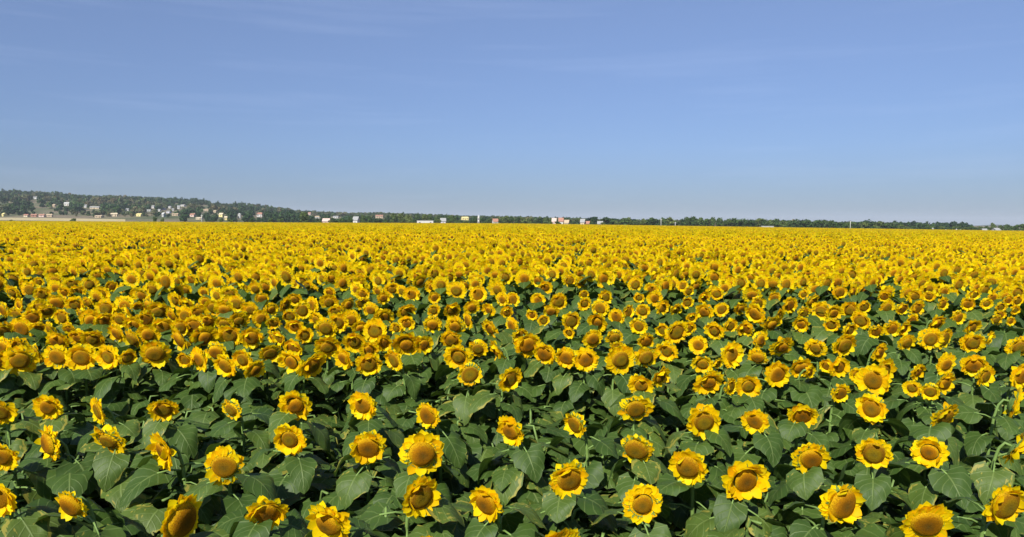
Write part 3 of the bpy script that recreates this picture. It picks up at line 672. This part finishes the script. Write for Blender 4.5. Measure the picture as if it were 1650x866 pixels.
HL = [
 (57,321,6,4,'white','paleroof','white house alone high on the wooded hill at far left'),
 (108,332,8,6,'white','grey','white two storey house on the hill slope, right of the brown clearing'),
 (138,335,4,5,'white','paleroof','small white cottage between the tall white house and the long beige building on the hill'),
 (153,337,15,4,'cream','grey','long low beige building halfway up the hill'),
 (205,340,6,4,'white','paleroof','small white house alone on the hill above and right of the cream farmhouse'),
 (184,349,11,6,'cream','cream','bright cream farmhouse at the hill foot above the straw coloured strip'),
 (7,349,4,6,'yellow','yellow','narrow yellow house at the foot of the hill by the left edge'),
 (43,350,7,5,'cream','red','cream house with red roof at the left end of the red roofed row'),
 (55,350,9,5,'red','red','second red roofed house of the row at the hill foot'),
 (68,350,9,5,'pink','red','pinkish red roofed house in the middle of the row at the hill foot'),
 (80,350,9,5,'tan','tan','tan house at the right end of the red roofed row'),
 (88,333,5,4,'tan','tan','small tan hut above the row of red roofed houses'),
 (160,351,12,4,'tan','tan','low tan barn just left of the cream farmhouse'),
 (225,349,9,5,'yellow','yellow','yellow house at the hill foot near the right end of the straw strip'),
 (247,336,4,5,'white','paleroof','leftmost and highest white house of the hillside cluster'),
 (257,341,4,4,'white','paleroof','second white house from left in the hillside cluster'),
 (265,339,4,4,'grey','paleroof','pale grey house from the middle of the hillside cluster'),
 (274,336,5,4,'white','paleroof','white house at the top middle of the hillside cluster'),
 (272,344,6,4,'lilac','paleroof','lowest lilac white house of the hillside cluster'),
 (279,340,3,4,'grey','paleroof','tiny grey house tucked in the hillside cluster right of the lilac one'),
 (288,337,4,6,'grey','paleroof','tall pale house on the right side of the hillside cluster'),
 (295,333,8,3,'white','grey','long low white house topmost right in the hillside cluster'),
 (240,341,6,3,'grey','grey','dull grey house below left of the hillside cluster'),
 (264,350,3,8,'grey','grey','slim grey tower house directly below the hillside cluster'),
 (283,348,10,4,'tan','tan','low tan shed right of the slim tower house'),
 (311,350,9,6,'pink','red','peach house with a red roof at the foot of the hill'),
 (322,354,11,4,'cream','cream','cream long house just below and right of the peach house'),
 (332,340,8,3,'cream','tan','low cream house above the slope right of the peach house'),
 (347,343,5,4,'tan','tan','small tan house above the yellow gabled house'),
 (357,350,7,7,'yellow','cream','yellow gabled house between the cream long house and the grey tower'),
 (364,355,4,7,'yellow','cream','narrow yellow annex right of the yellow gabled house'),
 (418,350,9,8,'white','red','white house with reddish roof standing alone where the hill runs out'),
 (499,346,5,4,'pink','red','small pink house peeping out right of the big dark tree'),
 (511,352,7,4,'grey','tan','grey cottage right of the big dark tree'),
 (526,358,12,5.5,'pink','pink','pinkish farmhouse at the field edge'),
 (541,352,9,4,'white','paleroof','pale roofed shed behind the pinkish farmhouse'),
 (574,357,9,7.5,'white','paleroof','bright white tall house on the field edge'),
 (611,352,13,6,'tan','red','low house with an orange red roof among the village trees'),
 (714,358,9,6,'lilac','paleroof','lilac white house at the right end of the long white greenhouse'),
 (749,355,12,6,'yellow','yellow','yellow house in front of the dark village trees'),
 (798,359,9,6,'white','red','white cottage with red roof left of the long dark hedge trees'),
 (893,360,7,8,'pink','pink','pink house at the left of the right village group'),
 (904,356,8,4.5,'white','red','white red roofed house in the middle of the right village group'),
 (913,361,8,6,'cream','tan','cream house lowest in the right village group'),
 (939,361,7,7.5,'cream','paleroof','tall cream house at the right of the right village group'),
 (947,362,7,5,'tan','red','tan red roofed shed beside the tall cream house'),
 (967,363,9,6,'grey','paleroof','pale grey shed at the start of the long tree row'),
 (1605,372,9,4,'white','paleroof','white shed between the bushes near the right edge'),
 (1586,372,6,3,'grey','paleroof','small grey shed left of the bushes near the right edge'),
]
for t_ in HL: house(t_[0], t_[1], t_[2], t_[3], t_[4], t_[5], 'house', t_[6])
house(685, 360, 30, 4, 'white', 'paleroof', 'greenhouse', 'long low white greenhouse building on the field edge left of the lilac house', 'greenhouse', True)
house(1235, 368, 22, 3, 'grey', 'paleroof', 'farm_shed', 'long low pale shed in front of the tree row', 'shed', True)
# slim white tower in the village, grey tower by the hill
def tower(px, py, wpx, hpx, col, label):
    B = hit_terrain(px, py); k = B.y / 1178.0; hpx = (at_depth(px, py - hpx, B.y).z - B.z) / k if B.y < 480 else hpx; root = empty('tower', B); tag(root, label, 'tower'); HOUSES.append((px, wpx, B.y, B.x, py - hpx, py)); W, H = wpx * k, hpx * k
    m = MB(); m.box(-W / 2, W / 2, -W / 2, W / 2, -1, H * .8); link('wall', m.me('wall', wall_mat(col), False), root)
    m = MB(); q = W * .58; m.add([(-q, -q, H * .8), (q, -q, H * .8), (q, q, H * .8), (-q, q, H * .8), (0, 0, H)], [(0, 1, 4), (1, 2, 4), (2, 3, 4), (3, 0, 4), (3, 2, 1, 0)]); link('roof', m.me('roof', wall_mat('grey'), False), root)
    for zz in (.35, .62):
        m = MB(); m.box(-.25, .25, -W / 2 - .05, -W / 2 + .02, H * zz - .5, H * zz + .5); link('window', m.me('window', M_GLASS, False), root)
tower(771, 357, 2.6, 11, 'white', 'slim white tower with pointed roof rising between the village trees')
tower(386, 352, 4, 8, 'grey', 'squat grey tower at the foot of the hill left of the lone white house')
# utility poles along the far lane
PL = [(1370, 371, 16, 'utility pole in the gap where the long tree row ends'), (1088, 367, 10, 'utility pole in front of the highest trees of the row'), (1065, 366, 15, 'utility pole left of the highest trees of the row'),
      (1503, 374, 7, 'pole right of the small dark bush clump, first of the far right poles'), (1524, 374, 5, 'short pole, second of the far right poles'), (1541, 374, 6, 'pale pole, third of the far right poles'), (1547, 374, 5, 'pale pole, last of the far right poles'), (325, 356, 16, 'utility pole standing by the cream long house')]
for px, py, hp, lab in PL:
    B = at_depth(px, py, 462); B.z = gz(B.x, 462); H = hp * 462 / 1178 + .5; root = empty('utility_pole', B); tag(root, lab, 'utility pole', 'poles beyond the field')
    m = MB(); m.tube([(0, 0, -.5), (0, 0, H)], [.16, .11], 8); link('pole', m.me('pole', M_METAL), root)
    m = MB(); m.box(-.8, .8, -.06, .06, H - .6, H - .48); link('crossarm', m.me('crossarm', M_METAL, False), root)
    for q in (-.6, 0, .6):
        m = MB(); m.tube([(q, 0, H - .48), (q, 0, H - .25)], [.05, .04], 6); link('insulator', m.me('insulator', M_GLASS), root)

# ------------------------------------------------------------------ trees
def crown(seed, n, lobes, q=0.62, shape=(1, 1, 1)):   # unit crown: radius about 1 in x/y, from z 0 to 2
    r = random.Random(seed); b = MB(); L = []
    for k in range(lobes):
        a = r.uniform(0, 6.28); rr = r.uniform(.1, .62); z = r.uniform(.45, 1.55); L.append((rr * cos(a) * (1.15 - .35 * z), rr * sin(a) * (1.15 - .35 * z), z, r.uniform(.26, .5)))
    for k in range(n):
        cx, cy, cz, R = L[r.randrange(lobes)]; d = Vector((r.gauss(0, 1), r.gauss(0, 1), r.gauss(0, 1))).normalized() * R * r.uniform(.55, 1.08) ; p = Vector((cx, cy, cz)) + d
        if p.z < .02: p.z = .05
        s = q * r.uniform(.10, .22); nrm = (d.normalized() + Vector((r.gauss(0, .5), r.gauss(0, .5), r.gauss(0, .5)))).normalized(); a1 = nrm.orthogonal().normalized() * s; b1 = nrm.cross(a1)
        P = [p + a1 * 1.3, p + b1 * .8 + a1 * .3, p - a1 * .9 + b1 * .4, p - b1 * .9]
        b.add([(v.x * shape[0], v.y * shape[1], v.z * shape[2]) for v in P], [(0, 1, 2, 3)])
    return b
CROWN = [crown(50 + i, 900, 11).me('crown', M_TREE) for i in range(6)]
def trunk_me(seed):
    r = random.Random(seed); b = MB(); b.tube([(0, 0, -.3), (.01, 0, .5), (.03, .02, 1.0), (0, .03, 1.5)], [.09, .07, .05, .02], 7)
    for k in range(5):
        a = k * 1.3 + r.uniform(0, .5); z = .55 + .15 * k; b.tube([(.02, 0, z), (.3 * cos(a), .3 * sin(a), z + .25), (.55 * cos(a), .55 * sin(a), z + .6)], [.035, .022, .008], 5)
    return b.me('trunk', M_BARK)
TRUNK = [trunk_me(i) for i in range(3)]
TT = [(505,349),(560,347),(600,345),(630,342),(690,343),(735,346),(755,349),(790,348),(812,346),(818,346),(840,349),(900,350),(925,350),(960,352),(978,348),(985,352),(1000,351),(1008,347),(1018,351),(1030,352),(1045,350),(1060,352),(1075,349),(1092,352),(1105,347),(1130,348),(1160,349),(1200,351),(1250,352),(1290,353),(1320,354),(1345,354),(1366,354),(1374,359),(1400,356),(1412,356),(1440,358),(1460,361)]
tr = random.Random(77); TREES = []
def tree(px, top, D, wpx, lab=None, ci=None):
    g = at_depth(px, 365, D); z0 = gz(g.x, D); topz = at_depth(px, top, D).z; H = max(2.5, topz - z0); R = wpx / 2 * D / 1178.0
    TREES.append(dict(px=px, top=top, D=D, H=H, R=R, loc=(g.x, D, z0), lab=lab, ci=ci))
tree(490, 340, 470, 25, 'big dark round tree standing alone at the field edge before the hill end', 0)
px = 512
while px < 958:
    near = [h for h in HOUSES if abs(h[0] - px) < h[1] / 2 + 4 and h[2] < 700]
    D = tr.uniform(500, 560) + (70 if near else 0)
    tp = lerp_tab(TT, px) + tr.uniform(-.4, 2.6); wd_ = tr.uniform(12, 19)
    for h in HOUSES:
        if abs(h[0] - px) < h[1] / 2 + wd_ * .45 and h[2] > D: tp = max(tp, h[5] - .8)
    if any(abs(h[0] - px) < 3 and h[2] < 480 for h in HOUSES): D = 560
    tree(px, min(tp, 358.0), D, wd_); px += tr.uniform(9, 14)
px = 972
while px < 1460:
    tree(px, lerp_tab(TT, px) + tr.choice((-.8, 0, .5, 1.5, 3.2)), tr.uniform(472, 520), tr.uniform(13, 27)); px += tr.uniform(6, 14)
for px, top, wp in tuple((x, 363.2 + (x * 7 % 5) * .5, 13 + x % 6) for x in range(1464, 1600, 9)) + ((1484, 358.5, 10), (1496, 360, 8), (1600, 358, 12), (1611, 362, 13), (1624, 360.5, 16), (1638, 361, 15), (1650, 361, 16)):
    tree(px, top, tr.uniform(470, 490), wp)
VB = tuple((x, 359 if x < 880 else 363, 9 + x % 5, 4.5 + x % 3) for x in (516, 534, 549, 566, 586, 621, 664, 707, 724, 760, 783, 807, 887, 899, 921, 953, 972))
for px, py, wp, hp in ((250, 353, 9, 5), (262, 355, 8, 4), (370, 357, 13, 5), (355, 356, 8, 4), (437, 356, 12, 5), (452, 356, 14, 5), (118, 356, 12, 4), (20, 357, 10, 3), (405, 355, 10, 4)) + VB:
    tree(px, py - hp, 520 if px < 500 else 459, wp, 'x' if px < 500 else 'v')
sh = [t for t in TREES if t['lab'] == 'x']
for k, t in enumerate(sorted(sh, key=lambda t: t['px'])): t['lab'] = 'low dark bush at the far field edge under the hill, %s from left' % ordi(k + 1); t['cat'] = 'bush'
for k, t in enumerate(sorted([t for t in TREES if t['lab'] == 'v'], key=lambda t: t['px'])): t['lab'] = 'low garden bush in front of the village houses at the field edge, %s from left' % ordi(k + 1); t['cat'] = 'bush'
L = sorted([t for t in TREES if t['lab'] is None], key=lambda t: t['px'])
for nm, a, b_ in (('among the village houses', 500, 965), ('in the long row right of the village', 965, 1465), ('in the clump right of the long row', 1465, 1550), ('in the clump at the right edge', 1550, 1700)):
    LL = [t for t in L if a <= t['px'] < b_]
    for k, t in enumerate(LL): t['lab'] = '%s green tree %s, %s tree from left' % ('tall' if t['H'] > 8.5 else 'low' if t['H'] < 6.5 else 'medium', nm, ordi(k + 1))
for t in TREES:
    isb = t.get('cat') == 'bush'; root = empty('bush' if isb else 'tree', t['loc'], tr.uniform(0, 6.28)); tag(root, t['lab'], 'bush' if isb else 'tree', 'bushes along the far field edge' if isb else 'trees beyond the field')
    cb = .12 * t['H']; hz = (t['H'] - cb) / 1.95
    link('trunk', TRUNK[tr.randrange(3)], root, Matrix.Diagonal((t['R'] * .9, t['R'] * .9, t['H'] * .55, 1)))
    link('crown', CROWN[tr.randrange(6)], root, Matrix.Translation((0, 0, cb)) @ Matrix.Diagonal((t['R'] * 1.08, t['R'] * 1.08, hz, 1)))

# wooded hillside and the far wood behind the rows: one mass
hcr = coll('wood_trees', [crown(80 + i, 170, 7, 1.15).me('wood_tree', M_HILLTREE[i // 3]) for i in range(9)])
pts, rots, scl, idx = [], [], [], []
hr = random.Random(99)
def clearing(px, py):                                # open slopes: vineyards and bare ground
    if 48 < px < 86 and 330 < py < 347: return .75
    if 95 < px < 150 and 320 < py < 326: return .5
    if 330 < px < 470 and 334 < py < 352: return .45
    if 280 < px < 400 and 336 < py < 350: return .35
    return 0
n_try = 0
while len(pts) < 15000 and n_try < 90000:
    n_try += 1
    az = hr.uniform(-.8, .62); y = sqrt(hr.uniform(590.0 ** 2, 1680.0 ** 2)) ; x = az * y
    if az > .1 and y > 900: continue
    z = gz(x, y); u, v = pix((x, y, z + 3))
    if y < 800 and az < -.46 and y > 655: continue               # stubble field
    if y < 705 and az < -.28: continue
    if hr.random() < clearing(u, v): continue
    nn = noise.noise(Vector((x * .012, y * .006, 3.3))) + .5 * noise.noise(Vector((x * .035, y * .02, 9.1)))
    if nn > .06 and az < -.2 and hr.random() < .85: continue
    R = hr.choice((hr.uniform(2.2, 4), hr.uniform(3.5, 6.5))); H = R * hr.uniform(1.5, 2.2)
    if az > -.3: H *= .7
    bad = False; vt = pix((x, y, z + H))[1]
    for (hx, hw, hd, wx, ytop, ybase) in HOUSES:
        if abs(hx - u) < hw / 2 + R * 1178 / y * .8 and y < hd + 9 and (vt < ybase - 1.2 or y > hd - 8): bad = True; break
    if bad: continue
    pts.append((x, y, z - .6)); rots.append((0, 0, hr.uniform(0, 6.28))); scl.append((R, R, H / 2)); kk = noise.noise(Vector((x * .008, y * .005, 7.7))) + .4 * noise.noise(Vector((x * .04, y * .03, 1.1))) + hr.gauss(0, .10)
    idx.append((0 if kk < -.02 else 3 if kk < .22 else 6) + hr.randrange(3))
tag(scatter('woodland', pts, rots, scl, idx, hcr), 'dark mixed woodland covering the long hill and the ground behind the village', 'woodland', kind='stuff')

# ------------------------------------------------------------------ summer air
m, t, o_ = new_mat('summer_haze')
pv = nd(t, 'ShaderNodeVolumePrincipled'); pv.inputs['Density'].default_value = 0.00010; pv.inputs['Color'].default_value = (0.80, 0.88, 1.0, 1)
t.links.new(pv.outputs[0], o_.inputs['Volume'])
b = MB(); b.box(-12000, 12000, -100, 9500, -60, 110)
tag(link('haze', b.me('haze', m, False)), 'thin blue summer haze over the whole plain', 'haze', kind='stuff')
